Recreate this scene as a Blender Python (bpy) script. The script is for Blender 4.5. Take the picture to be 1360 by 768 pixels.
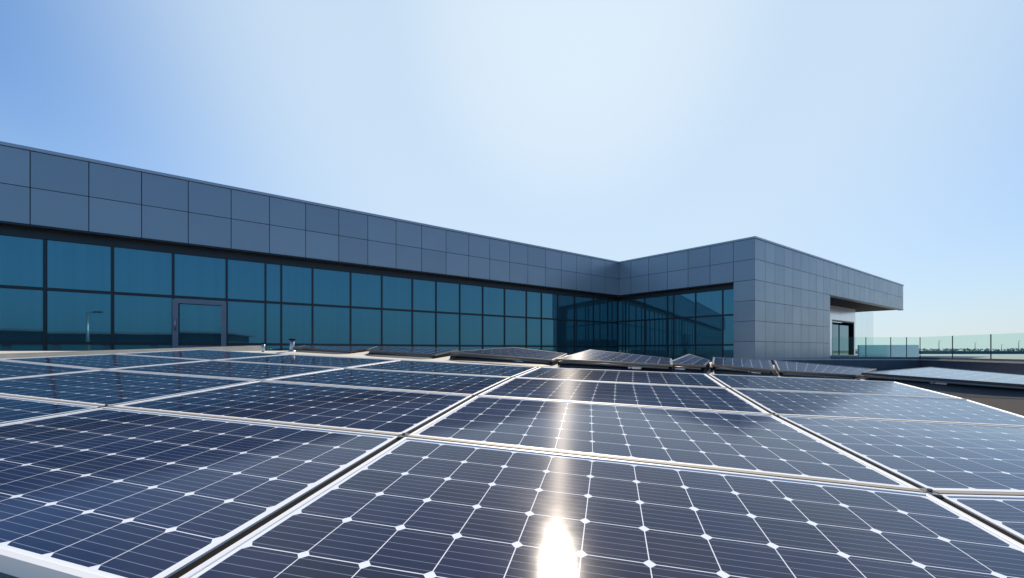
import bpy, bmesh, math, random
from mathutils import Vector, noise
random.seed(7)
S = bpy.context.scene
for o in list(bpy.data.objects): bpy.data.objects.remove(o)
R = math.radians

# ------------------------------------------------------------------ camera, sky, sun
SUN_EL, SUN_AZ = 40.5, 10.0            # degrees; azimuth clockwise from +Y (the way the camera looks)
SKY_STRENGTH, SUN_STRENGTH, EXPOSURE = 0.12, 4.0, 0.3
cam_d = bpy.data.cameras.new("camera"); cam = bpy.data.objects.new("camera", cam_d); S.collection.objects.link(cam)
cam.location = (0, 0, 0); cam.rotation_euler = (R(90), 0, 0)
cam_d.sensor_width = 36; cam_d.lens = 36 * 500 / 1360; cam_d.shift_y = 81 / 1360
cam_d.clip_start = 0.02; cam_d.clip_end = 20000
S.camera = cam
W = bpy.data.worlds.new("World"); S.world = W; W.use_nodes = True
wn = W.node_tree; bg = wn.nodes["Background"]
sky = wn.nodes.new("ShaderNodeTexSky"); sky.sky_type = 'NISHITA'; sky.sun_disc = False
sky.sun_elevation = R(SUN_EL); sky.sun_rotation = R(SUN_AZ)
sky.air_density = 1.15; sky.dust_density = 0.12; sky.ozone_density = 3.0
def wmath(op, a, b=None, c=None):
    n = wn.nodes.new("ShaderNodeMath"); n.operation = op
    for i, v in enumerate((a, b, c)):
        if v is None: continue
        if isinstance(v, (int, float)): n.inputs[i].default_value = v
        else: wn.links.new(v, n.inputs[i])
    return n.outputs[0]
def wmix(fac, a, b):
    n = wn.nodes.new("ShaderNodeMix"); n.data_type = 'RGBA'
    wn.links.new(fac, n.inputs[0])
    for i, v in ((6, a), (7, b)):
        if isinstance(v, tuple): n.inputs[i].default_value = (*v, 1)
        else: wn.links.new(v, n.inputs[i])
    return n.outputs[2]
def wrange(v, a, b, c, d):
    n = wn.nodes.new("ShaderNodeMapRange"); n.interpolation_type = 'SMOOTHSTEP'
    for i, x in enumerate((v, a, b, c, d)):
        if isinstance(x, (int, float)): n.inputs[i].default_value = x
        else: wn.links.new(x, n.inputs[i])
    return n.outputs[0]
# thin haze of the real air: paler towards the sun and the horizon
tcw = wn.nodes.new("ShaderNodeTexCoord"); dt = wn.nodes.new("ShaderNodeVectorMath"); dt.operation = 'DOT_PRODUCT'
wn.links.new(tcw.outputs["Generated"], dt.inputs[0])
dt.inputs[1].default_value = (math.sin(R(SUN_AZ)) * math.cos(R(SUN_EL)), math.cos(R(SUN_AZ)) * math.cos(R(SUN_EL)), math.sin(R(SUN_EL)))
cs = dt.outputs["Value"]
spw = wn.nodes.new("ShaderNodeSeparateXYZ"); wn.links.new(tcw.outputs["Generated"], spw.inputs[0])
up = wmath('MAXIMUM', spw.outputs[2], 0.0)
hz = wmath('POWER', wmath('SUBTRACT', 1.0, up), 3.4)
sunside = wrange(cs, -.85, .92, 0.0, 1.0)
hcol = wmix(sunside, (1.1, 2.1, 3.5), (5.3, 5.5, 5.6))
tint = wn.nodes.new("ShaderNodeMix"); tint.data_type = 'RGBA'; tint.blend_type = 'MULTIPLY'; tint.inputs[0].default_value = 1
wn.links.new(sky.outputs[0], tint.inputs[6]); tint.inputs[7].default_value = (.40, .74, 1.0, 1)
col = wmix(wmath('MULTIPLY', hz, .93), tint.outputs[2], hcol)
col = wmix(wrange(cs, .54, .88, 0.0, .84), col, (4.5, 5.5, 6.35))
col = wmix(wrange(cs, .92, 1.0, 0.0, .5), col, (5.7, 6.3, 6.75))
wn.links.new(col, bg.inputs[0]); bg.inputs[1].default_value = SKY_STRENGTH
sl = bpy.data.lights.new("sun", 'SUN'); sl.energy = SUN_STRENGTH; sl.angle = R(0.5); sl.color = (1.0, 0.88, 0.74)
sun = bpy.data.objects.new("sun", sl); S.collection.objects.link(sun)
sd = Vector((math.sin(R(SUN_AZ)) * math.cos(R(SUN_EL)), math.cos(R(SUN_AZ)) * math.cos(R(SUN_EL)), math.sin(R(SUN_EL))))
sun.rotation_euler = sd.to_track_quat('Z', 'Y').to_euler()
sun.location = (0, 0, 30)
S.view_settings.view_transform = 'Standard'; S.view_settings.look = 'None'
S.view_settings.exposure = EXPOSURE; S.view_settings.gamma = 1; S.view_settings.use_curve_mapping = False

# ------------------------------------------------------------------ helpers
def nt(name):
    m = bpy.data.materials.new(name); m.use_nodes = True
    return m, m.node_tree, m.node_tree.nodes["Principled BSDF"]
def N(t, kind, **kw):
    n = t.nodes.new(kind)
    for k, v in kw.items(): setattr(n, k, v)
    return n
def math_(t, op, a, b=None):
    n = t.nodes.new("ShaderNodeMath"); n.operation = op
    for i, v in enumerate((a, b)):
        if v is None: continue
        if isinstance(v, (int, float)): n.inputs[i].default_value = v
        else: t.links.new(v, n.inputs[i])
    return n.outputs[0]
def mixc(t, fac, a, b):
    n = t.nodes.new("ShaderNodeMix"); n.data_type = 'RGBA'
    for idx, v in ((0, fac), (6, a), (7, b)):
        if isinstance(v, (int, float)): n.inputs[idx].default_value = v
        elif isinstance(v, tuple): n.inputs[idx].default_value = (*v, 1)
        else: t.links.new(v, n.inputs[idx])
    return n.outputs[2]
def noise_tex(t, scale, detail=4, rough=.55, stretch=None):
    tc = N(t, "ShaderNodeTexCoord"); nz = N(t, "ShaderNodeTexNoise")
    nz.inputs["Scale"].default_value = scale; nz.inputs["Detail"].default_value = detail; nz.inputs["Roughness"].default_value = rough
    if stretch:
        mp = N(t, "ShaderNodeMapping"); mp.inputs["Scale"].default_value = stretch
        t.links.new(tc.outputs["Object"], mp.inputs[0]); t.links.new(mp.outputs[0], nz.inputs["Vector"])
    else: t.links.new(tc.outputs["Object"], nz.inputs["Vector"])
    return nz.outputs["Fac"]
def simple(name, col, rough=.5, metal=0.0, var=.12, scale=3.0, bump=0.0, bscale=60, spec=.5):
    m, t, b = nt(name)
    lo = tuple(c * (1 - var) for c in col); hi = tuple(min(1, c * (1 + var)) for c in col)
    t.links.new(mixc(t, noise_tex(t, scale), lo, hi), b.inputs["Base Color"])
    b.inputs["Roughness"].default_value = rough; b.inputs["Metallic"].default_value = metal
    b.inputs["Specular IOR Level"].default_value = spec
    if bump:
        bp = N(t, "ShaderNodeBump"); bp.inputs["Strength"].default_value = bump; bp.inputs["Distance"].default_value = .01
        t.links.new(noise_tex(t, bscale, 6), bp.inputs["Height"]); t.links.new(bp.outputs[0], b.inputs["Normal"])
    return m

class MB:
    """collects polygons; build() links them as ONE mesh object"""
    def __init__(s): s.v = []; s.f = []; s.uv = {}; s.sm = set(); s.mi = {}
    def poly(s, pts, uv=None, smooth=False, mi=0):
        i = len(s.v); s.v += [Vector(p) for p in pts]; k = len(s.f)
        s.f.append(tuple(range(i, i + len(pts))))
        if uv: s.uv[k] = uv
        if smooth: s.sm.add(k)
        if mi: s.mi[k] = mi
    def hexa(s, b, t, mi=0):      # bottom quad, top quad (counter-clockwise seen from above)
        s.poly(b[::-1], mi=mi); s.poly(t, mi=mi)
        for i in range(4):
            j = (i + 1) % 4; s.poly([b[i], b[j], t[j], t[i]], mi=mi)
    def bar(s, p, q, w, z0, z1, side=None, mi=0):   # a straight bar of width w on line p-q, from z0 to z1 (offsets)
        p = Vector(p); q = Vector(q); d = (q - p); d.z = 0; d.normalize()
        n = Vector((-d.y, d.x, 0)) * (w / 2)
        Z0 = Vector((0, 0, z0)); Z1 = Vector((0, 0, z1))
        c = [p - n, q - n, q + n, p + n]
        s.hexa([a + Z0 for a in c], [a + Z1 for a in c], mi=mi)
    def box(s, c, sx, sy, sz, ax=None, mi=0):
        c = Vector(c); ax = ax or (Vector((1, 0, 0)), Vector((0, 1, 0)), Vector((0, 0, 1)))
        X, Y, Z = ax[0] * sx / 2, ax[1] * sy / 2, ax[2] * sz / 2
        b = [c - X - Y - Z, c + X - Y - Z, c + X + Y - Z, c - X + Y - Z]
        s.hexa(b, [p + 2 * Z for p in b], mi=mi)
    def tube(s, p, q, r, seg=12, r2=None, mi=0):
        p = Vector(p); q = Vector(q); r2 = r if r2 is None else r2
        d = (q - p).normalized(); a = d.orthogonal().normalized(); b = d.cross(a)
        c = [(math.cos(2 * math.pi * k / seg), math.sin(2 * math.pi * k / seg)) for k in range(seg)]
        P = [p + (a * x + b * y) * r for x, y in c]; Q = [q + (a * x + b * y) * r2 for x, y in c]
        for k in range(seg):
            j = (k + 1) % seg; s.poly([P[k], P[j], Q[j], Q[k]], smooth=True, mi=mi)
        s.poly(P[::-1], mi=mi); s.poly(Q, mi=mi)
    def prism(s, pts, z0, z1, mi=0):
        b = [Vector((p[0], p[1], z0)) for p in pts]; t = [Vector((p[0], p[1], z1)) for p in pts]
        s.poly(b[::-1], mi=mi); s.poly(t, mi=mi)
        for i in range(len(pts)):
            j = (i + 1) % len(pts); s.poly([b[i], b[j], t[j], t[i]], mi=mi)
    def build(s, name, mats, parent=None, bevel=0, merge=True):
        me = bpy.data.meshes.new(name)
        off = parent_loc(parent)
        me.from_pydata([v - off for v in s.v], [], s.f)
        mats = mats if isinstance(mats, (list, tuple)) else [mats]
        for m in mats: me.materials.append(m)
        if s.uv:
            ul = me.uv_layers.new(name="UVMap")
            for k, uv in s.uv.items():
                for li, c in zip(me.polygons[k].loop_indices, uv): ul.data[li].uv = c
        for k in s.sm: me.polygons[k].use_smooth = True
        for k, i in s.mi.items(): me.polygons[k].material_index = i
        bm = bmesh.new(); bm.from_mesh(me)
        if merge: bmesh.ops.remove_doubles(bm, verts=bm.verts, dist=1e-5)
        bmesh.ops.recalc_face_normals(bm, faces=bm.faces)
        if bevel:
            es = [e for e in bm.edges if len(e.link_faces) == 2 and e.calc_face_angle(0) > .6]
            bmesh.ops.bevel(bm, geom=es, offset=bevel, segments=2, affect='EDGES', clamp_overlap=True)
        bm.to_mesh(me); bm.free()
        o = bpy.data.objects.new(name, me); S.collection.objects.link(o)
        if parent: o.parent = parent
        return o
def parent_loc(p):
    v = Vector((0, 0, 0))
    while p: v += p.location; p = p.parent
    return v
def thing(name, label, cat, loc=(0, 0, 0), group=None):
    o = bpy.data.objects.new(name, None); S.collection.objects.link(o); o.location = loc
    o.empty_display_size = .2
    return tag(o, label, cat, group)
def tag(o, label, cat, group=None):
    o["label"] = label; o["category"] = cat
    if group: o["group"] = group
    return o
def struct(o, label=None, cat=None):
    o["kind"] = "structure"
    if label: o["label"] = label
    if cat: o["category"] = cat
    return o
F = 500.0
def at(x, y, d):              # photograph bearing + distance -> point in the place
    return Vector(((x - 680) / F * d, d, (465 - y) / F * d))

# ------------------------------------------------------------------ materials
def cell_material(name, ncu, ncv):
    m, t, b = nt(name)
    uv = N(t, "ShaderNodeUVMap"); sp = N(t, "ShaderNodeSeparateXYZ"); t.links.new(uv.outputs[0], sp.inputs[0])
    u, v = sp.outputs[0], sp.outputs[1]
    fu, fv = math_(t, 'FRACT', u), math_(t, 'FRACT', v)
    du = math_(t, 'MINIMUM', fu, math_(t, 'SUBTRACT', 1, fu)); dv = math_(t, 'MINIMUM', fv, math_(t, 'SUBTRACT', 1, fv))
    inside = math_(t, 'MULTIPLY', math_(t, 'GREATER_THAN', du, .0085), math_(t, 'GREATER_THAN', dv, .0085))
    inside = math_(t, 'MULTIPLY', inside, math_(t, 'GREATER_THAN', math_(t, 'ADD', du, dv), .102))
    inside = math_(t, 'MULTIPLY', inside, math_(t, 'LESS_THAN', math_(t, 'ABSOLUTE', math_(t, 'SUBTRACT', u, ncu / 2)), ncu / 2))
    inside = math_(t, 'MULTIPLY', inside, math_(t, 'LESS_THAN', math_(t, 'ABSOLUTE', math_(t, 'SUBTRACT', v, ncv / 2)), ncv / 2))
    # printed conductor lines, six to a cell
    bb = math_(t, 'ABSOLUTE', math_(t, 'SUBTRACT', math_(t, 'FRACT', math_(t, 'MULTIPLY', v, 6)), .5))
    bus = math_(t, 'LESS_THAN', bb, .035)
    # fine fingers crossing them
    fg = math_(t, 'ABSOLUTE', math_(t, 'SUBTRACT', math_(t, 'FRACT', math_(t, 'MULTIPLY', u, 40)), .5))
    fing = math_(t, 'LESS_THAN', fg, .12)
    # each cell has its own slight tone
    fl = N(t, "ShaderNodeVectorMath", operation='FLOOR'); t.links.new(uv.outputs[0], fl.inputs[0])
    oi = N(t, "ShaderNodeObjectInfo"); wv = N(t, "ShaderNodeVectorMath", operation='ADD')
    t.links.new(fl.outputs[0], wv.inputs[0]); t.links.new(oi.outputs["Random"], wv.inputs[1])
    wnz = N(t, "ShaderNodeTexWhiteNoise"); t.links.new(wv.outputs[0], wnz.inputs["Vector"])
    cell = mixc(t, wnz.outputs["Value"], (.0035, .0055, .030), (.006, .009, .046))
    cell = mixc(t, math_(t, 'MULTIPLY', fing, .14), cell, (.05, .05, .09))
    cell = mixc(t, math_(t, 'MULTIPLY', bus, .75), cell, (.20, .25, .36))
    col = mixc(t, inside, (.80, .82, .85), cell)
    dust = noise_tex(t, 2.5, 8, .65)
    dm = N(t, "ShaderNodeMapRange"); dm.inputs[1].default_value = .45; dm.inputs[2].default_value = .8; dm.inputs[3].default_value = 0; dm.inputs[4].default_value = .05
    t.links.new(dust, dm.inputs[0]); col = mixc(t, dm.outputs[0], col, (.38, .34, .28))
    t.links.new(col, b.inputs["Base Color"])
    rr = N(t, "ShaderNodeMapRange"); rr.inputs[3].default_value = .04; rr.inputs[4].default_value = .15
    t.links.new(dust, rr.inputs[0]); 
    bp = N(t, "ShaderNodeBump"); bp.inputs["Strength"].default_value = .05; bp.inputs["Distance"].default_value = .01
    t.links.new(noise_tex(t, 3.0, 2), bp.inputs["Height"]); t.links.new(bp.outputs[0], b.inputs["Normal"])
    b.inputs["IOR"].default_value = 1.5
    b.inputs["Specular IOR Level"].default_value = .014
    b.inputs["Roughness"].default_value = .30          # printed fingers under the glass spread the sun along their run
    b.inputs["Anisotropic"].default_value = .97; b.inputs["Specular Tint"].default_value = (1.0, .70, .48, 1); b.inputs["Anisotropic Rotation"].default_value = ANISO
    tg = N(t, "ShaderNodeTangent"); tg.direction_type = 'UV_MAP'; tg.uv_map = "UVMap"; t.links.new(tg.outputs[0], b.inputs["Tangent"])
    b.inputs["Coat Weight"].default_value = 1.0; b.inputs["Coat IOR"].default_value = 1.43
    t.links.new(rr.outputs[0], b.inputs["Coat Roughness"]); t.links.new(bp.outputs[0], b.inputs["Coat Normal"])
    return m
ANISO = .25
M = {}
M['cells'] = cell_material("solar_cells", 12, 6)
M['cells_small'] = cell_material("solar_cells_small", 9, 6)
M['frame'] = simple("panel_frame_aluminium", (.82, .81, .79), .42, .1, .04, 8)
M['frame_dark'] = simple("panel_frame_grey", (.16, .155, .15), .32, .8, .1, 8)
M['strip'] = simple("beige_strip", (.30, .255, .20), .6, .1, .1, 6)
M['dark'] = simple("dark_metal", (.016, .012, .009), .9, 0, .2, 6, spec=.1)
M['black'] = simple("cavity_shade_black", (.012, .012, .013), .6, 0, .2, 6)  # painted shade for the cavities under the rear panels
M['railgrey'] = simple("rail_grey", (.22, .21, .20), .4, .6, .12, 8)
M['galv'] = simple("galvanised", (.55, .56, .58), .35, .8, .15, 25)
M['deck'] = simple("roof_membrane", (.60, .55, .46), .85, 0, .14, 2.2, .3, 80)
M['concrete'] = simple("kerb_concrete", (.58, .53, .44), .9, 0, .18, 5, .4, 50)
M['floor'] = simple("roof_gravel", (.30, .27, .23), .9, 0, .25, 9, .4, 60)
M['deck_shaded'] = simple("brown_deck_shaded", (.035, .028, .022), .95, 0, .4, 25, .5, 90)  # brown deck beside the array, with shade put into its colour
M['mull'] = simple("mullion_metal", (.022, .03, .04), .35, .3, .15, 4)
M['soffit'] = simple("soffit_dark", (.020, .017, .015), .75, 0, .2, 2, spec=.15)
M['back'] = simple("joint_backing", (.012, .013, .016), .8, 0, .1, 2)
M['coping'] = simple("coping_metal", (.42, .45, .50), .35, .6, .06, 3)
M['white'] = simple("white_panel", (.90, .90, .94), .2, .6, .03, 2)
M['wall'] = simple("dark_parapet_cladding", (.10, .115, .15), .6, .1, .2, 5, .2, 30)
M['doorframe'] = simple("door_frame_grey", (.20, .21, .26), .4, .4, .08, 4)
M['ground'] = simple("ground_far", (.16, .18, .13), .95, 0, .3, .01)
M['bank'] = simple('embankment_hazed', (.10, .16, .18), .9, 0, .2, .05)  # teal grey: distant haze is mixed into the colour
M['leaf'] = simple("far_foliage_hazed", (.20, .27, .28), .9, 0, .3, .05)  # foliage colour paled to stand for far haze
M['water'] = simple("water_far", (.05, .12, .13), .12, 0, .1, .02)
M['terrace'] = simple("terrace_paving", (.42, .42, .40), .8, 0, .1, 2)

def cladding():
    m, t, b = nt("facade_cladding")
    g = N(t, "ShaderNodeNewGeometry")
    n1 = noise_tex(t, .8, 3)
    col = mixc(t, g.outputs["Random Per Island"], (.31, .348, .385), (.36, .398, .435))
    col = mixc(t, math_(t, 'MULTIPLY', n1, .35), col, (.28, .315, .35))
    t.links.new(col, b.inputs["Base Color"])
    b.inputs["Metallic"].default_value = .65
    rr = N(t, "ShaderNodeMapRange"); rr.inputs[3].default_value = .26; rr.inputs[4].default_value = .42
    t.links.new(noise_tex(t, 1.5, 5), rr.inputs[0]); t.links.new(rr.outputs[0], b.inputs["Roughness"])
    return m
M['clad'] = cladding()
def reflective_glass():
    m, t, b = nt("tinted_window_glass")
    g = N(t, "ShaderNodeNewGeometry")
    col = mixc(t, g.outputs["Random Per Island"], (.078, .225, .28), (.125, .305, .365))
    cf = noise_tex(t, 1.0, 2, .5, (9, 9, .05))          # soft upright folds of drawn blinds behind the tint
    col = mixc(t, math_(t, 'MULTIPLY', cf, .45), col, (.04, .15, .20))
    t.links.new(col, b.inputs["Base Color"])
    b.inputs["Metallic"].default_value = .72; b.inputs["Roughness"].default_value = .02
    bp = N(t, "ShaderNodeBump"); bp.inputs["Strength"].default_value = .02; bp.inputs["Distance"].default_value = .05
    t.links.new(noise_tex(t, .7, 1), bp.inputs["Height"]); t.links.new(bp.outputs[0], b.inputs["Normal"])
    return m
M['glass'] = reflective_glass()
def clear_glass(name, tint, refl=1.45):
    m, t, b = nt(name)
    out = t.nodes["Material Output"]; t.nodes.remove(b)
    tr = N(t, "ShaderNodeBsdfTransparent"); tr.inputs[0].default_value = (*tint, 1)
    gl = N(t, "ShaderNodeBsdfGlossy"); gl.inputs["Roughness"].default_value = .01
    fr = N(t, "ShaderNodeFresnel"); fr.inputs[0].default_value = refl
    mx = N(t, "ShaderNodeMixShader")
    ge = N(t, "ShaderNodeNewGeometry")
    t.links.new(math_(t, 'MULTIPLY', fr.outputs[0], math_(t, 'SUBTRACT', 1, ge.outputs["Backfacing"])), mx.inputs[0]); t.links.new(tr.outputs[0], mx.inputs[1]); t.links.new(gl.outputs[0], mx.inputs[2])
    t.links.new(mx.outputs[0], out.inputs[0])
    return m
M['rail_glass'] = clear_glass("balustrade_glass", (.86, .96, .93))
M['clear'] = clear_glass("clear_glazing", (.93, .96, .97))

# ------------------------------------------------------------------ ground and roof decks
Z_FLAT = -1.2
GZ = -12.5
m = MB(); m.poly([(-9000, -9000, GZ), (9000, -9000, GZ), (9000, 9000, GZ), (-9000, 9000, GZ)])
struct(m.build("ground", M['ground']))
e = Vector((.951, -.31, 0)); g = Vector((.24, .971, 0))
PL = (-.545, -.0232, .07)
def plane(x, y): return PL[0] + PL[1] * x + PL[2] * y
BE = [(-9, 7.55), (-5.204, 6.292), (-3.38, 5.699), (-1.539, 5.169), (.337, 4.713), (2.259, 4.37), (4.216, 4.14), (12, 3.3)]
def back_edge(x):
    for (x0, y0), (x1, y1) in zip(BE[:-1], BE[1:]):
        if x <= x1: return y0 + (y1 - y0) * (x - x0) / (x1 - x0)
    return BE[-1][1]
def deck(x, y):               # rises to a low hump just behind the near array
    t = y - back_edge(x)
    k_ = min(1, max(0, (t - .05) / .4)); k_ = k_ * k_ * (3 - 2 * k_)
    w_ = min(1, max(0, (x + 4.9) / .9)); k_ *= w_ * w_ * (3 - 2 * w_)
    w_ = min(1, max(0, (5.6 - x) / 1.2)); k_ *= w_ * w_ * (3 - 2 * w_)
    return min(plane(x, y) - .14 + .115 * k_, -.02)
m = MB()
nx, ny = 40, 120
def dk(i, j):
    # sloping sheet, from in front of the camera back to the ridge behind the second array
    base = Vector((-.2, 7.5, 0)) + e * (-9.5 + 19 * i / nx)
    p = base - g * (12 * (1 - j / ny))
    return Vector((p.x, p.y, deck(p.x, p.y)))
for i in range(nx):
    for j in range(ny):
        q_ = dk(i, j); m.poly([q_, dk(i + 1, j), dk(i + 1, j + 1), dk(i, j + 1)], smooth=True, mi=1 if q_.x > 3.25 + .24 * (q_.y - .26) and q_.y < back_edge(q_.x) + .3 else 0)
for i in range(nx):      # back fall from the ridge to the flat roof
    a, b_ = dk(i, ny), dk(i + 1, ny)
    a2 = a + g * .8; b2 = b_ + g * .8; a2.z = b2.z = Z_FLAT
    m.poly([a, b_, b2, a2])
struct(m.build("roof_deck", [M['deck'], M['deck_shaded']]))
m = MB(); m.prism([(-60, -16), (30, -16), (30, 5), (40, 45), (-60, 45)], GZ, Z_FLAT)
struct(m.build("lower_roof", M['floor']))

# ------------------------------------------------------------------ the office building
dL = Vector((.8307, .5567, 0)); nL = Vector((.5567, -.8307, 0))       # left wing: direction, outward normal
dR = Vector((.695, -.719, 0)); nR = Vector((-.719, -.695, 0))          # return wing
dF = Vector((.843, .538, 0)); nF = Vector((.538, -.843, 0))            # front wall of the right wing
I = Vector((6.6, 23.2, 0)); LEN_L = 50.0; LEN_R = 7.22; LEN_F = 25.0
O = I + dR * LEN_R; E_ = O + dF * LEN_F; L = I - dL * LEN_L
ZT, ZC, ZF, ZB = 5.44, 5.35, 3.37, Z_FLAT
def hit(px, p0, d):           # distance along the line p0+s*d seen on bearing px
    u = (px - 680) / F
    return (u * p0.y - p0.x) / (d.x - u * d.y)
BLD = thing("office_building", "long grey clad office building with a strip of blue glass and an overhanging right end", "building", (6.6, 23.2, Z_FLAT))
# roof volume behind the cladding
def wall_inset(p, n, d): return p - n * d
bE = Vector((-.695, .719, 0))
m = MB()
k = .03
IcK = None
def corner(p, n1, n2, d):     # point p moved inward by d from both lines
    a, b_ = n1, n2; det = a.x * b_.y - a.y * b_.x
    return Vector((p.x + (-d * b_.y + d * a.y) / det, p.y + (-d * a.x + d * b_.x) / det, 0))
I_k, O_k = corner(I, nL, nR, k), corner(O, nR, nF, k)
bk = [L - nL * k, I_k, O_k, E_ - nF * k - dF * k, E_ + bE * 14 - dF * k, Vector((2, 36, 0)), L - nL * 13]
m.prism([(p.x, p.y) for p in bk], ZF + .012, ZT - .03)
m.build("roof_block", M['back'], BLD)
# cladding plates
GAP = .019
def plate(mb, p, d, n, s0, s1, z0, z1, th=.028):
    a = p + d * (s0 + GAP / 2); b_ = p + d * (s1 - GAP / 2)
    z0 += GAP / 2; z1 -= GAP / 2
    c = [a, b_, b_ - n * th, a - n * th]
    t_ = random.uniform(-.0015, .0015)
    lo = [Vector((q.x, q.y, z0)) for q in c]; hi = [Vector((q.x, q.y, z1)) for q in c]
    hi[0] += n * t_; hi[1] += n * t_
    mb.hexa(lo, hi)
ZR = [5.35, 4.365, 3.37, 2.385, 1.4, .415, -.6]
m = MB()
s = 0.0; sl_ = [0.0, .55]
while sl_[-1] < LEN_L: sl_.append(sl_[-1] + 1.078)
jx = [40, 118, 188, 250, 307, 358, 406, 450, 488.5, 526, 560, 592.5, 622.5, 650.5, 677, 701, 724.5, 745.5, 765.5, 785, 803.5]
sj = sorted([-hit(x, I, dL) for x in jx]); sj = [0.0] + sj
while sj[-1] < LEN_L: sj.append(sj[-1] + 1.08)
for a, b_ in zip(sj[:-1], sj[1:]):
    for zt, zb in zip(ZR[:2], ZR[1:3]): plate(m, I, -dL, nL, a, b_, zb, zt)
m.build("cladding", M['clad'], BLD)
m = MB(); sR = [0, .79, 1.9, 3.0, 4.12, 5.22, 6.3, LEN_R]
for a, b_ in zip(sR[:-1], sR[1:]):
    for zt, zb in zip(ZR[:2], ZR[1:3]): plate(m, I, dR, nR, a, b_, zb, zt)
for zt, zb in zip(ZR[2:-1], ZR[3:]): plate(m, I, dR, nR, 6.3, LEN_R, zb, zt)
m.build("cladding", M['clad'], BLD)
m = MB(); WALL_S = 9.3
sF = [0.0]
while sF[-1] < LEN_F - .5: sF.append(min(LEN_F, sF[-1] + 1.03))
if sF[-1] < LEN_F: sF[-1] = LEN_F
for a, b_ in zip(sF[:-1], sF[1:]):
    for zt, zb in zip(ZR[:2], ZR[1:3]): plate(m, O, dF, nF, a, b_, zb, zt)
    if a < WALL_S - .05:
        for zt, zb in zip(ZR[2:-1], ZR[3:]): plate(m, O, dF, nF, a, min(b_, WALL_S), zb, zt)
# plates on the end of the overhang
for a in range(6):
    for zt, zb in zip(ZR[:2], ZR[1:3]): plate(m, E_ + bE * 0, bE, dF, a * 1.0, a + 1.0, zb, zt)
m.build("cladding", M['clad'], BLD)
# coping along the top edge
m = MB()
def cop(p, q, n):
    c = [p + n * .04, q + n * .04, q - n * .35, p - n * .35]
    m.hexa([Vector((v.x, v.y, ZC + .004)) for v in c], [Vector((v.x, v.y, ZT)) for v in c])
I_o, O_o = corner(I, nL, nR, -.04), corner(O, nR, nF, -.04)
I_i, O_i = corner(I, nL, nR, .35), corner(O, nR, nF, .35)
Eo, Ei = E_ + nF * .04 + dF * .04, E_ - nF * .35 + dF * .04
for c in ([L + nL * .04, I_o, I_i, L - nL * .35], [I_o, O_o, O_i, I_i], [O_o, Eo, Ei, O_i]):
    m.hexa([Vector((v.x, v.y, ZC + .004)) for v in c], [Vector((v.x, v.y, ZT)) for v in c])
m.build("coping", M['coping'], BLD)
# soffits
GL = .38                                   # the glass stands back this far
I_g = corner(I, nL, nR, GL)
m = MB()
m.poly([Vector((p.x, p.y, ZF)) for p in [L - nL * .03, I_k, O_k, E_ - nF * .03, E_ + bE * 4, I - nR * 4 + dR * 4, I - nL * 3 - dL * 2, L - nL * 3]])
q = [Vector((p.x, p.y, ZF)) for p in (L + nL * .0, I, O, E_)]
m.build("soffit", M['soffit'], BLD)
# thin dark drip edge along the foot of the fascia
m = MB()
for p, q_, n in ((L, I, nL), (I, I + dR * 6.3, nR), (O + dF * WALL_S, E_ + dF * .05, nF)):
    c = [p + n * .02, q_ + n * .02, q_ - n * .25, p - n * .25]
    m.hexa([Vector((v.x, v.y, ZF - .05)) for v in c], [Vector((v.x, v.y, ZF - .004)) for v in c])
m.build("drip_edge", M['mull'], BLD)

# glazing: one window per bay, mullions and transoms of their own
Z_HEAD, Z_T1, Z_T2, Z_SILL = 3.08, 1.70, .20, -.55
def glazing(p0, d, n, ss, z_t1, z_t2, doors=()):
    # header beam and plinth
    a, b_ = p0 + d * ss[0], p0 + d * ss[-1]
    m = MB(); c = [a + n * .06, b_ + n * .06, b_ - n * .2, a - n * .2]
    m.hexa([Vector((v.x, v.y, Z_HEAD)) for v in c], [Vector((v.x, v.y, ZF - .052)) for v in c])
    m.build("header_beam", M['mull'], BLD)
    m = MB(); m.hexa([Vector((v.x, v.y, ZB)) for v in c], [Vector((v.x, v.y, Z_SILL)) for v in c])
    m.build("plinth", M['wall'], BLD)
    m = MB(); c2 = [a - n * .10, b_ - n * .10, b_ - n * .3, a - n * .3]
    m.hexa([Vector((v.x, v.y, Z_SILL)) for v in c2], [Vector((v.x, v.y, Z_HEAD)) for v in c2])
    m.build("inner_wall", M['back'], BLD)
    for i, (s0, s1) in enumerate(zip(ss[:-1], ss[1:])):
        m = MB()
        for z0, z1 in ((Z_SILL, z_t2), (z_t2, z_t1), (z_t1, Z_HEAD)):
            t1, t2 = random.uniform(-.0016, .0016) * (z1 - z0), random.uniform(-.0016, .0016) * (s1 - s0)
            A = p0 + d * s0; B = p0 + d * s1
            lo = [A + n * t2, B - n * t2, B - n * .05, A - n * .05]
            hi = [A + n * (t2 + t1), B + n * (-t2 + t1), B - n * .05, A - n * .05]
            m.hexa([Vector((v.x, v.y, z0 + .001)) for v in lo], [Vector((v.x, v.y, z1 - .001)) for v in hi])
        m.build("window", M['glass'], BLD, merge=False)
    for s_ in ss:
        m = MB(); c = p0 + d * s_
        w = .062
        cc = [c - d * w / 2 + n * .035, c + d * w / 2 + n * .035, c + d * w / 2 - n * .06, c - d * w / 2 - n * .06]
        m.hexa([Vector((v.x, v.y, Z_SILL + .001)) for v in cc], [Vector((v.x, v.y, Z_HEAD - .001)) for v in cc])
        m.build("mullion", M['mull'], BLD)
    for zt in (z_t1, z_t2):
        m = MB(); h = .085
        cc = [a + n * .03, b_ + n * .03, b_ - n * .06, a - n * .06]
        m.hexa([Vector((v.x, v.y, zt - h / 2)) for v in cc], [Vector((v.x, v.y, zt + h / 2)) for v in cc])
        m.build("transom", M['mull'], BLD)
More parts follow.
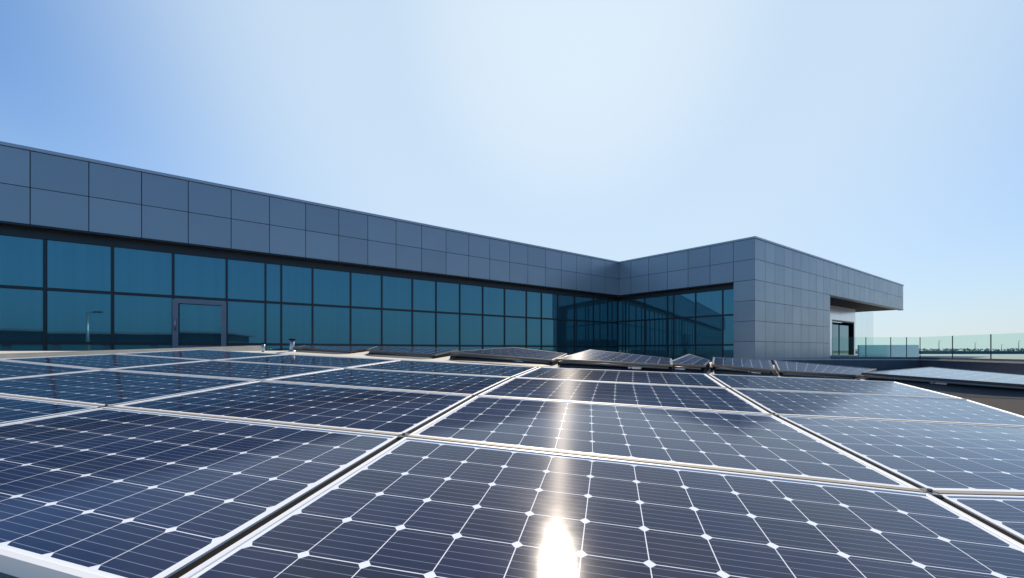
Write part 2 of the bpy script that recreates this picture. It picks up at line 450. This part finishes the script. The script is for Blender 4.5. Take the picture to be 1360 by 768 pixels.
mx = [60, 149.5, 230, 301, 352.5, 373.5, 415, 465.5, 507, 547.5, 579, 610.5, 641, 670, 699, 719, 740.5, 763, 788, 807]
ssL = sorted(-hit(x, I_g, dL) for x in mx)
ssL = [0.02] + ssL
while ssL[-1] < LEN_L - 1.2: ssL.append(ssL[-1] + 1.45)
ssL.append(LEN_L)
glazing(I_g, -dL, nL, ssL, Z_T1, Z_T2)
mx2 = [831, 856.6, 886.7, 895, 924, 960]
ssR = [.02] + [hit(x, I_g, dR) for x in mx2] + [(O - I_g).dot(dR) - .92]
glazing(I_g, dR, nR, ssR, 1.78, .26)
# door in the left wing
d0, d1 = -hit(301, I_g, dL), -hit(230, I_g, dL)
A = I_g - dL * d0 + nL * .085; B = I_g - dL * d1 + nL * .085
m = MB()
def vbar(mb, p, q, z0, z1, th=.05, n=nL):
    c = [p + n * th, q + n * th, q, p]
    # keep order counter-clockwise
    mb.hexa([Vector((v.x, v.y, z0)) for v in c], [Vector((v.x, v.y, z1)) for v in c])
w = .14
vbar(m, A, A - dL * w, -.55, 1.62); vbar(m, B + dL * w, B, -.55, 1.62)
vbar(m, A - dL * w, B + dL * w, 1.49, 1.62); vbar(m, A - dL * w, B + dL * w, -.2, .14)
dr = m.build("door", M['doorframe'], BLD)
m = MB(); hb = B + dL * .07 + nL * .05
m.tube(Vector((hb.x, hb.y, .62)) + nL * .05, Vector((hb.x, hb.y, 1.02)) + nL * .05, .016, 8)
for z in (.66, .98): m.tube(Vector((hb.x, hb.y, z)), Vector((hb.x, hb.y, z)) + nL * .05, .011, 8)
m.build("handle", M['galv'], dr)
# body of the right wing: front wall core, recessed entrance wall, end glazing
m = MB()
pw = [O_k + dF * .0, O + dF * (WALL_S - .0) - nF * .03, O + dF * WALL_S - nF * 2.0, I + dR * 6.32 - nR * 1.5, I + dR * 6.32 - nR * .03]
m.prism([(p.x, p.y) for p in pw], ZB, ZF + .001)
m.build("wall", M['back'], BLD)
m = MB()                                   # jamb plates on the wall's end, facing the entrance
for zt, zb in zip(ZR[2:-1], ZR[3:]): plate(m, O + dF * (WALL_S + .03), bE, dF, 0.03, 2.0, zb, zt, .026)
m.build("jamb", M['clad'], BLD)
RC = 2.05
rp = O - nF * RC
s0 = WALL_S - .1; s1 = hit(1136, rp, dF); s2 = hit(1160, rp, dF)
TZ = -.42
dd0, dd1 = hit(1107, rp, dF) - .3, hit(1134.5, rp, dF)
m = MB()
def rwall(mb, a, b_, z0, z1, th=.12):
    c = [rp + dF * a, rp + dF * b_, rp + dF * b_ - nF * th, rp + dF * a - nF * th]
    mb.hexa([Vector((v.x, v.y, z0)) for v in c], [Vector((v.x, v.y, z1)) for v in c])
DZ = 2.3
st = s0
while st < s1 - .1:
    en = min(st + 1.25, s1)
    rwall(m, st + .006, en - .006, DZ + .01, ZF - .002); st = en
rwall(m, s0, dd0, TZ, DZ); rwall(m, dd1, s1, TZ, DZ)
m.build("entrance_wall", M['white'], BLD)
m = MB()
rwall(m, dd0, dd0 + .1, TZ, DZ, .2); rwall(m, dd1 - .1, dd1, TZ, DZ, .2); rwall(m, dd0 + .1, dd1 - .1, DZ - .1, DZ, .2)
dn = m.build("door", M['mull'], BLD)
m = MB(); c0 = rp - nF * .9
cc = [c0 + dF * dd0, c0 + dF * dd1, c0 + dF * dd1 - nF * .1, c0 + dF * dd0 - nF * .1]
m.hexa([Vector((v.x, v.y, TZ)) for v in cc], [Vector((v.x, v.y, DZ)) for v in cc])
for sx in (dd0, dd1):
    cc = [rp + dF * (sx - .05) - nF * .2, rp + dF * (sx + .05) - nF * .2, rp + dF * (sx + .05) - nF * .9, rp + dF * (sx - .05) - nF * .9]
    m.hexa([Vector((v.x, v.y, TZ)) for v in cc], [Vector((v.x, v.y, DZ)) for v in cc])
m.build("door_recess", M['back'], dn)
m = MB(); lw = (dd1 - dd0 - .2)
for a, b_ in ((dd0 + .12, dd0 + .12 + lw * .30), (dd0 + .12 + lw * .36, dd0 + .1 + lw * .78)):
    cc = [rp + dF * a - nF * .06, rp + dF * b_ - nF * .06, rp + dF * b_ - nF * .1, rp + dF * a - nF * .1]
    m.hexa([Vector((v.x, v.y, TZ + .03)) for v in cc], [Vector((v.x, v.y, DZ - .35)) for v in cc])
m.build("door_leaf", M['glass'], dn)
# glazed end beyond the entrance
n_ = 3
for i in range(n_):
    a = s1 + (s2 - s1) * i / n_; b_ = s1 + (s2 - s1) * (i + 1) / n_
    m = MB(); rwall(m, a + .01, b_ - .01, TZ, ZF - .002, .03); m.build("end_window", M['clear'], BLD)

# ------------------------------------------------------------------ terrace, parapet, balustrade
T0, T1, T2 = Vector((11.2, 17.6, 0)), Vector((18.97, 17.5, 0)), Vector((17.2, 10.4, 0))
m = MB(); m.prism([(11.6, 17.9), (18.9, 17.62), (17.3, 10.6), (60, 10.6), (60, 40), (30, 40)], Z_FLAT - .3, TZ - .02)
struct(m.build("terrace", M['terrace']))
par = thing("parapet_wall", "low dark blue grey parapet wall carrying the glass balustrade at the right", "wall", (18.97, 17.5, Z_FLAT))
m = MB()
for p, q_ in ((T0, T1), (T1, T2)):
    d = (q_ - p).normalized(); ln = (q_ - p).length; n = Vector((d.y, -d.x, 0))
    if n.y > 0 and p is T0: n = -n
    if p is T1: n = Vector((-abs(n.x), n.y if n.x < 0 else -n.y, 0))
    st = 0
    while st < ln - .02:
        en = min(st + 2.6, ln)
        for z0, z1 in ((-.86, TZ - .05), (Z_FLAT, -.86)):
            c = [p + d * (st + .006) + n * .1, p + d * (en - .006) + n * .1, p + d * (en - .006) - n * .1, p + d * (st + .006) - n * .1]
            m.hexa([Vector((v.x, v.y, z0 + .006)) for v in c], [Vector((v.x, v.y, z1 - .006)) for v in c])
        st = en
m.build("wall_cladding", M['wall'], par)
m = MB(); m.bar(T0, T1 + Vector((.1, 0, 0)), .17, Z_FLAT, TZ - .07); m.bar(T1, T2, .17, Z_FLAT, TZ - .07); m.build("wall_core", M['back'], par)
m = MB(); m.bar(T0, T1 - Vector((.16, 0, 0)), .26, TZ - .052, TZ); m.bar(T1 + (T1 - T2).normalized() * .13, T2, .26, TZ - .05, TZ + .002); m.build("coping", M['concrete'], par)
def balustrade(label, p, q_, cuts, ztop, glassm):
    t = thing("glass_balustrade", label, "balustrade", (p.x, p.y, TZ), "glass balustrades on the terrace edge")
    d = (q_ - p).normalized()
    for a, b_ in zip(cuts[:-1], cuts[1:]):
        m = MB(); m.bar(p + d * (a + .012), p + d * (b_ - .012), .018, TZ + .004, ztop); m.build("glass_pane", glassm, t)
        m = MB(); m.bar(p + d * b_ - d * .006, p + d * b_ + d * .006, .03, TZ + .003, ztop - .002); m.build("joint_post", M['mull'], t)
    m = MB(); m.bar(p + d * cuts[0], p + d * cuts[-1], .06, TZ + .003, TZ + .09); m.build("base_shoe", M['wall'], t)
    return t
dA = (T1 - T0).normalized()
cA = [hit(x, T0, dA) for x in (1104, 1150, 1183, 1204, 1222)]
balustrade("pale green glass balustrade in front of the entrance, left of the corner post", T0, T1, cA, .60, M['rail_glass'])
dB = (T2 - T1).normalized()
cB = [.05] + [hit(x, T1, dB) for x in (1265, 1316)] ; cB.append(cB[-1] + 2.0); cB.append(6.9)
balustrade("clear glass balustrade with the far shore showing through, right of the corner post", T1, T2, cB, .60, M['rail_glass'])
m = MB(); m.bar(at(1140, 465, 18.9) * 1, at(1219, 465, 18.4), .12, TZ - .02, .25)
tag(m.build("upstand", M['white']), "low pale upstand wall behind the left glass balustrade", "wall")

# ------------------------------------------------------------------ main solar array
V = {(0, 2): (-5.9227, 4.2948, -0.1068), (0, 3): (-5.6077, 5.2804, -0.0562), (0, 4): (-5.2044, 6.2916, 0.0088), (1, 1): (-4.2801, 2.7344, -0.2667), (1, 2): (-4.0447, 3.7265, -0.1956), (1, 3): (-3.7568, 4.7049, -0.1295), (1, 4): (-3.3798, 5.6991, -0.0678), (2, 0): (-2.6461, 1.2219, -0.3977), (2, 1): (-2.3882, 2.218, -0.3363), (2, 2): (-2.1516, 3.2175, -0.2626), (2, 3): (-1.8809, 4.1931, -0.2029), (2, 4): (-1.5394, 5.169, -0.1376), (3, 0): (-0.7429, 0.7393, -0.4676), (3, 1): (-0.4946, 1.7218, -0.3947), (3, 2): (-0.2679, 2.7424, -0.3335), (3, 3): (0.0063, 3.7333, -0.2744), (3, 4): (0.3374, 4.7128, -0.2169), (4, 0): (1.2199, 0.3671, -0.5474), (4, 1): (1.4765, 1.3312, -0.5059), (4, 2): (1.6665, 2.3955, -0.4148), (4, 3): (1.9493, 3.3859, -0.3451), (4, 4): (2.2587, 4.3702, -0.2791), (5, 0): (3.149, 0.2605, -0.5997), (5, 1): (3.3507, 1.2838, -0.5329), (5, 2): (3.4893, 2.3683, -0.4972), (5, 3): (3.8862, 3.2054, -0.4234), (5, 4): (4.2164, 4.1401, -0.3506)}
V = {k_: Vector(v) for k_, v in V.items()}
for k_ in ((3, 0), (4, 0), (5, 0)): V[k_].z -= .029
V[(2, 0)].z -= .008
V[(1, 0)] = V[(1, 1)] + V[(2, 0)] - V[(2, 1)]
V[(0, 1)] = V[(0, 2)] + V[(1, 1)] - V[(1, 2)]
V[(0, 0)] = V[(0, 1)] + V[(1, 0)] - V[(1, 1)]
def patch(c):
    def f(u, v): return c[0] * (1 - u) * (1 - v) + c[1] * u * (1 - v) + c[2] * u * v + c[3] * (1 - u) * v
    return f
def solar_panel(label, corners, ncu, ncv, cellmat, group, gap=(.016, .016), fw=.016, th=.04, fmat=None):
    P = patch(corners)
    wu = ((corners[1] - corners[0]).length + (corners[2] - corners[3]).length) / 2
    wv = ((corners[3] - corners[0]).length + (corners[2] - corners[1]).length) / 2
    nrm = (corners[2] - corners[0]).cross(corners[3] - corners[1]).normalized()
    if nrm.z < 0: nrm = -nrm
    c = P(.5, .5)
    t = thing("solar_panel", label, "solar panel", (c.x, c.y, c.z - th), group)
    gu, gv = gap[0] / wu, gap[1] / wv
    iu, iv = gu + fw / wu, gv + fw / wv
    NS = 8
    # frame: ring swept along the panel edge
    m = MB()
    prof = [(0, -th), (0, .002), (.0025, .0045), (.9, .0045), (1, .003), (1, -.005), (.3, -.005), (.3, -th)]   # across the frame, height
    def ringpt(side, s_, a, h):
        ou, ov = gu + (iu - gu) * a, gv + (iv - gv) * a
        if side == 0: u, v = ou + (1 - 2 * ou) * s_, ov
        elif side == 1: u, v = 1 - ou, ov + (1 - 2 * ov) * s_
        elif side == 2: u, v = 1 - ou - (1 - 2 * ou) * s_, 1 - ov
        else: u, v = ou, 1 - ov - (1 - 2 * ov) * s_
        return P(u, v) + nrm * h
    for side in range(4):
        for k_ in range(NS):
            for j in range(len(prof)):
                a0, a1 = prof[j], prof[(j + 1) % len(prof)]
                m.poly([ringpt(side, k_ / NS, *a0), ringpt(side, (k_ + 1) / NS, *a0), ringpt(side, (k_ + 1) / NS, *a1), ringpt(side, k_ / NS, *a1)])
    m.build("frame", fmat or M['frame'], t)
    # laminate: glass over cells on a white sheet
    m = MB()
    mu, mv = .012 / ((1 - 2 * iu) * wu), .012 / ((1 - 2 * iv) * wv)     # white margin round the cells
    def uvc(u, v): return ((u - mu) / (1 - 2 * mu) * ncu, (v - mv) / (1 - 2 * mv) * ncv)
    NU, NV = 12, 6
    def lp(u, v, h): return P(iu + (1 - 2 * iu) * u, iv + (1 - 2 * iv) * v) + nrm * h
    for i in range(NU):
        for j in range(NV):
            q_ = [(i / NU, j / NV), ((i + 1) / NU, j / NV), ((i + 1) / NU, (j + 1) / NV), (i / NU, (j + 1) / NV)]
            m.poly([lp(*x, 0) for x in q_], uv=[uvc(*x) for x in q_], smooth=True)
            m.poly([lp(*x, -.006) for x in q_[::-1]], uv=[(-9, -9)] * 4, smooth=True)
    o = m.build("cell_sheet", cellmat, t, merge=True)
    return t, P, nrm
rown = ["front row", "second row", "third row", "back row"]
coln = ["far left column", "second left column", "column left of the sun glare", "sun glare column", "right hand column"]
look = {}
for c in range(5):
    for r in range(4):
        if (c, r) == (0, 0): continue
        cs = [V[(c, r)], V[(c + 1, r)], V[(c + 1, r + 1)], V[(c, r + 1)]]
        solar_panel("dark blue solar panel in the %s, %s" % (coln[c], rown[r]), cs, 12, 6, M['cells'], "solar panels of the near array")
# dark rails under the column joints
edge = ["left edge of the far left panel column", "joint left of the second panel column", "joint left of the third panel column", "joint left of the sun glare column", "joint right of the sun glare column", "right edge of the right hand panel column"]
for c in range(6):
    m = MB()
    rs = [r for r in range(5) if (c, r) in V and not (c == 0 and r == 0)]
    for r0, r1 in zip(rs[:-1], rs[1:]):
        p, q_ = V[(c, r0)], V[(c, r1)]
        off = e * (.08 if c == 0 else -.08 if c == 5 else 0)
        d = (q_ - p); d.z = 0; n = Vector((d.y, -d.x, 0)).normalized() * .05
        top = [p + off + n, q_ + off + n, q_ + off - n, p + off - n]
        m.hexa([Vector((v.x, v.y, deck(v.x, v.y) - .01)) for v in top], [v - Vector((0, 0, .044)) for v in top])
        if 0 < c < 5:         # raised web closing the joint between the panels
            w_ = n * .30
            m.hexa([v - Vector((0, 0, .0445)) for v in (p + w_, q_ + w_, q_ - w_, p - w_)], [v - Vector((0, 0, .0005)) for v in (p + w_, q_ + w_, q_ - w_, p - w_)])
    tag(m.build("mounting_rail", M['dark']), "dark mounting rail under the " + edge[c], "rail", "mounting rails under the near array")
# beige cover strips in the row joints
jn = ["front and second", "second and third", "third and back"]
for r in (1, 2, 3):
    for c in range(5):
        p, q_ = V[(c, r)], V[(c + 1, r)]
        d = (q_ - p).normalized()
        m = MB(); w = Vector((-d.y, d.x, 0)).normalized() * .0135
        a, b_ = p + d * .02, q_ - d * .02
        top = [a - w, b_ - w, b_ + w, a + w]
        m.hexa([v - Vector((0, 0, .046)) for v in top], [v + Vector((0, 0, .006)) for v in top])
        tag(m.build("cover_strip", M['strip']), "beige strip between %s panel rows in the %s" % (jn[r - 1], coln[c]), "strip", "cover strips in the row joints")
for c, r, lb in ((2, 1, "left of the third panel column, nearest row joint"), (3, 1, "left of the sun glare column, nearest row joint"), (4, 1, "right of the sun glare column, nearest row joint"), (4, 2, "right of the sun glare column, second row joint")):
    p = V[(c, r)]; m = MB()
    m.box(p + Vector((0, 0, -.02)), .03, .07, .052, (e, g, Vector((0, 0, 1)))); m.tube(p + Vector((0, 0, .006)), p + Vector((0, 0, .016)), .009, 6)
    tag(m.build("panel_clamp", M['railgrey'], bevel=.002), "small grey clamp at the joint " + lb, "clamp", "clamps at the panel corners")

# ------------------------------------------------------------------ second array, tilted panels behind
def raised(label, NL, NR, FR, FL, reach=.22, cells=(9, 6), bracket=.7):
    cs = [at(*NL), at(*NR), at(*FR), at(*FL)]
    t, P, nrm = solar_panel(label, cs, cells[0], cells[1], M['cells_small'], "tilted solar panels of the rear row", gap=(.01, .01), th=.022, fw=.012, fmat=M['frame_dark'])
    d = (cs[1] - cs[0]).normalized(); back = (cs[3] - cs[0]); back.z = 0; back = back - d * back.dot(d); back.normalize(); back.z = 0
    # black sheet standing for the cavity's shade: slopes from the near edge to the deck
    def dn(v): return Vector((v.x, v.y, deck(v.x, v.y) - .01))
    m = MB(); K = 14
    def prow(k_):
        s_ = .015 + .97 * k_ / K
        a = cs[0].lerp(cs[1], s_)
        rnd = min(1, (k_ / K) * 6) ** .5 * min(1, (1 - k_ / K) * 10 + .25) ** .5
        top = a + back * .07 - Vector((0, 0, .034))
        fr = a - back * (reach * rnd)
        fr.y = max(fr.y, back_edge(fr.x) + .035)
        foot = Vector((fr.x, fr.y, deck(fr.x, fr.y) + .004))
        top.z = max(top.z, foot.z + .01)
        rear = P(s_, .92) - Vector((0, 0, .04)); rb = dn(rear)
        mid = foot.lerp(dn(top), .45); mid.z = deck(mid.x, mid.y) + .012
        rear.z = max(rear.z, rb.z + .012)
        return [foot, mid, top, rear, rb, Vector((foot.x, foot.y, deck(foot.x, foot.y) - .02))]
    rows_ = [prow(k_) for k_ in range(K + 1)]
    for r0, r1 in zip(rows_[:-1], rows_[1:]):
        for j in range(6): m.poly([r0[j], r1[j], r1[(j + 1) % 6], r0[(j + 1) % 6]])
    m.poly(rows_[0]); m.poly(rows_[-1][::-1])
    m.build("cavity_shade", M['black'], t)
    m = MB(); o_ = Vector((0, 0, -.040)) + back * .012
    m.tube(cs[0] + d * .06 + o_, cs[1] - d * .06 + o_, .016, 10); m.build("rail", M['railgrey'], t)
    m = MB()
    bp = cs[0].lerp(cs[1], bracket) + Vector((0, 0, -.055)) - back * .01
    ax = (d, back, d.cross(back))
    m.box(bp + back * .02, .13, .04, .04, ax); m.box(bp - d * .085 + back * .03, .03, .05, .06, ax)
    m.build("bracket", M['galv'], t, bevel=.012)
    # feet under the near edge
    for s_ in (.15, .85):
        m = MB(); a = cs[0].lerp(cs[1], s_) + back * .06 - Vector((0, 0, .05))
        m.tube(dn(a), a, .014, 8); m.build("leg", M['dark'], t)
    return t
raised("raised rear solar panel nearest the two vent pipes", (393, 461, 6.7), (466, 467, 6.35), (500, 461.5, 7.2), (404, 459, 7.6))
raised("raised rear solar panel second from the vent pipes", (486, 464.5, 6.25), (578, 471.5, 5.85), (610, 464.5, 6.7), (500, 460, 7.1))
raised("raised rear solar panel left of the sun streak, its black underside open to the left", (594, 467.5, 5.75), (735, 478.7, 5.25), (754, 470, 6.1), (682, 461.5, 6.6))
raised("raised rear solar panel right above the sun streak, its cell lines showing white", (738, 477, 5.15), (895, 485.2, 4.72), (893, 476.5, 5.5), (784, 464.5, 6.05))
raised("plain grey narrow rear solar panel between the two glinting ones", (880, 483.5, 4.95), (938, 486, 4.72), (944, 479, 5.4), (915, 470, 5.8), cells=(3, 6), bracket=.4)
raised("raised rear solar panel below the grey corner of the building", (944, 484.5, 4.82), (1030, 492, 4.70), (1024, 478.5, 5.5), (946, 474.5, 5.65), cells=(6, 6))
raised("raised rear solar panel below the front wall left of the entrance", (1033, 492.5, 4.69), (1138, 498.8, 4.58), (1166, 490.3, 5.3), (1026, 478.5, 5.5))
raised("large pale rear solar panel at the far right reflecting bright sky", (1142, 495.3, 4.56), (1425, 516, 4.15), (1440, 505, 4.95), (1236, 487.5, 5.5), bracket=.4, reach=.6)

# ------------------------------------------------------------------ kerb and vents
m = MB(); a, b_ = Vector((-7.6, 1.1, -.20)), Vector((-5.72, 8.68, .104))
d = (b_ - a); n = Vector((-d.y, d.x, 0)).normalized() * .12
top = [a, b_, b_ + n, a + n]
m.hexa([Vector((v.x, v.y, deck(v.x, v.y) - .25)) for v in top], top)
tag(m.build("roof_kerb", M['concrete'], bevel=.035), "long low concrete kerb along the left edge of the solar array", "kerb")
def vent(label, p, h, r, cap):
    t = thing("vent_pipe", label, "vent pipe", p, "vent pipes by the kerb")
    p = Vector(p)
    m = MB(); m.tube(p - Vector((0, 0, .03)), p + Vector((0, 0, h)), r, 14); m.build("pipe", M['galv'], t)
    m = MB(); m.tube(p + Vector((0, 0, h)), p + Vector((0, 0, h + .02)), r * cap, 14, r * cap * .7); m.build("cap", M['dark'], t)
    m = MB(); m.tube(p - Vector((0, 0, .02)), p + Vector((0, 0, .012)), r * 1.9, 14, r * 1.3); m.build("flange", M['galv'], t)
x, y = (350 - 680) / F * 7.5, 7.5
vent("thin grey vent pipe with a dark cap at the end of the kerb", (x, y, deck(x, y)), .17, .028, 1.3)
x, y = (388 - 680) / F * 6.55, 6.55
vent("stubby grey vent pipe with a wide flat cap, beside the first rear panel", (x, y, deck(x, y)), .20, .038, 1.7)

# ------------------------------------------------------------------ far shore at the right
random.seed(3)
m = MB()
c0, c1 = at(1120, 465, 520), at(1700, 465, 520)
m.bar(Vector((c0.x, c0.y, GZ)), Vector((c1.x, c1.y, GZ)), 14, 0, 10.9)
tag(m.build("embankment", M['bank']), "long dark embankment on the horizon behind the right glass balustrade", "embankment")
m = MB(); m.poly([Vector((200, 120, GZ + .05)), Vector((1500, 120, GZ + .05)), Vector((1500, 505, GZ + .05)), Vector((200, 505, GZ + .05))])
struct(m.build("water", M['water']))
m = MB()
x = 420.0
while x < 1050:
    hgt = 11.2 + 4.5 * max(0, noise.noise(Vector((x * .013, 3.1, 0))) + .35) + random.uniform(0, 1.2)
    for k_ in range(26):
        c = Vector((x + random.gauss(0, 4), 545 + random.uniform(-6, 6), GZ + hgt * random.uniform(.25, 1.0)))
        r_ = random.uniform(.5, 1.5); a = Vector((random.gauss(0, 1), random.gauss(0, 1), random.gauss(0, 1))).normalized(); b_ = a.orthogonal().normalized()
        m.poly([c - a * r_ - b_ * r_, c + a * r_ - b_ * r_, c + a * r_ + b_ * r_, c - a * r_ + b_ * r_])
    x += random.uniform(2.5, 5)
o = m.build("distant_wood", M['leaf'], merge=False); o["kind"] = "stuff"; tag(o, "hazy far wood along the horizon behind the right balustrade", "wood")
for x, y, dd, lb in ((1247, 453, 160, "thin dark mast beyond the right balustrade, nearest the corner post"), (1295, 455.5, 190, "thin dark mast beyond the right balustrade, second from the corner post"), (1330, 458, 220, "short thin dark mast beyond the right balustrade, third from the corner post"), (1353, 453, 170, "thin dark mast beyond the right balustrade, nearest the photo's edge")):
    p = at(x, y, dd); m = MB(); m.tube((p.x, p.y, GZ), p, .16, 8, .09); m.tube(p, p + Vector((.9, 0, .1)), .06, 6)
    tag(m.build("mast", M['mull']), lb, "mast", "thin masts beyond the balustrade")

# ------------------------------------------------------------------ what the left windows mirror: a low hall and a lamp behind the photographer
Kp = I_g.dot(nL)
def mirrored(px, py, d):
    p = at(px, py, d); return p - nL * (2 * (Vector((p.x, p.y, 0)).dot(nL) - Kp))
A = mirrored(-260, 465, 42); B = mirrored(300, 465, 58)
hall = thing("low_hall", "long low white roofed hall seen mirrored in the left windows", "building", (A.x, A.y, GZ))
dH = (B - A); dH.z = 0; lnH = dH.length; dH.normalize(); nH = Vector((dH.y, -dH.x, 0))
if nH.dot(-A) < 0: nH = -nH
def hb(mb, s0, s1, f0, f1, z0, z1):
    c = [A + dH * s0 + nH * f0, A + dH * s1 + nH * f0, A + dH * s1 + nH * f1, A + dH * s0 + nH * f1]
    mb.hexa([Vector((v.x, v.y, z0)) for v in c], [Vector((v.x, v.y, z1)) for v in c])
m = MB(); hb(m, 0, lnH, 0, -14, GZ, 2.3); m.build("wall", M['wall'], hall)
m = MB(); hb(m, -1, lnH + 1, 1.2, -15, 2.32, 2.6); m.build("roof", M['coping'], hall)
for k_ in range(int(lnH / 5)):
    m = MB(); hb(m, k_ * 5 + .4, k_ * 5 + 4.6, .06, .012, -1.8, .9); m.build("window", M['glass'], hall)
p = mirrored(118, 413, 30); lamp = thing("street_lamp", "tall lamp post with a short arm seen mirrored in the second left window", "street lamp", (p.x, p.y, Z_FLAT))
m = MB(); m.tube((p.x, p.y, Z_FLAT), p, .11, 10, .075); m.build("pole", M['galv'], lamp)
m = MB(); m.tube(p - Vector((0, 0, .1)), p + Vector((dH.x, dH.y, 0)) * .55, .045, 8); m.build("arm", M['galv'], lamp)
m = MB(); m.box(p + dH * .6, .5, .22, .1, (dH, nH, Vector((0, 0, 1)))); m.build("lamp_head", M['dark'], lamp)
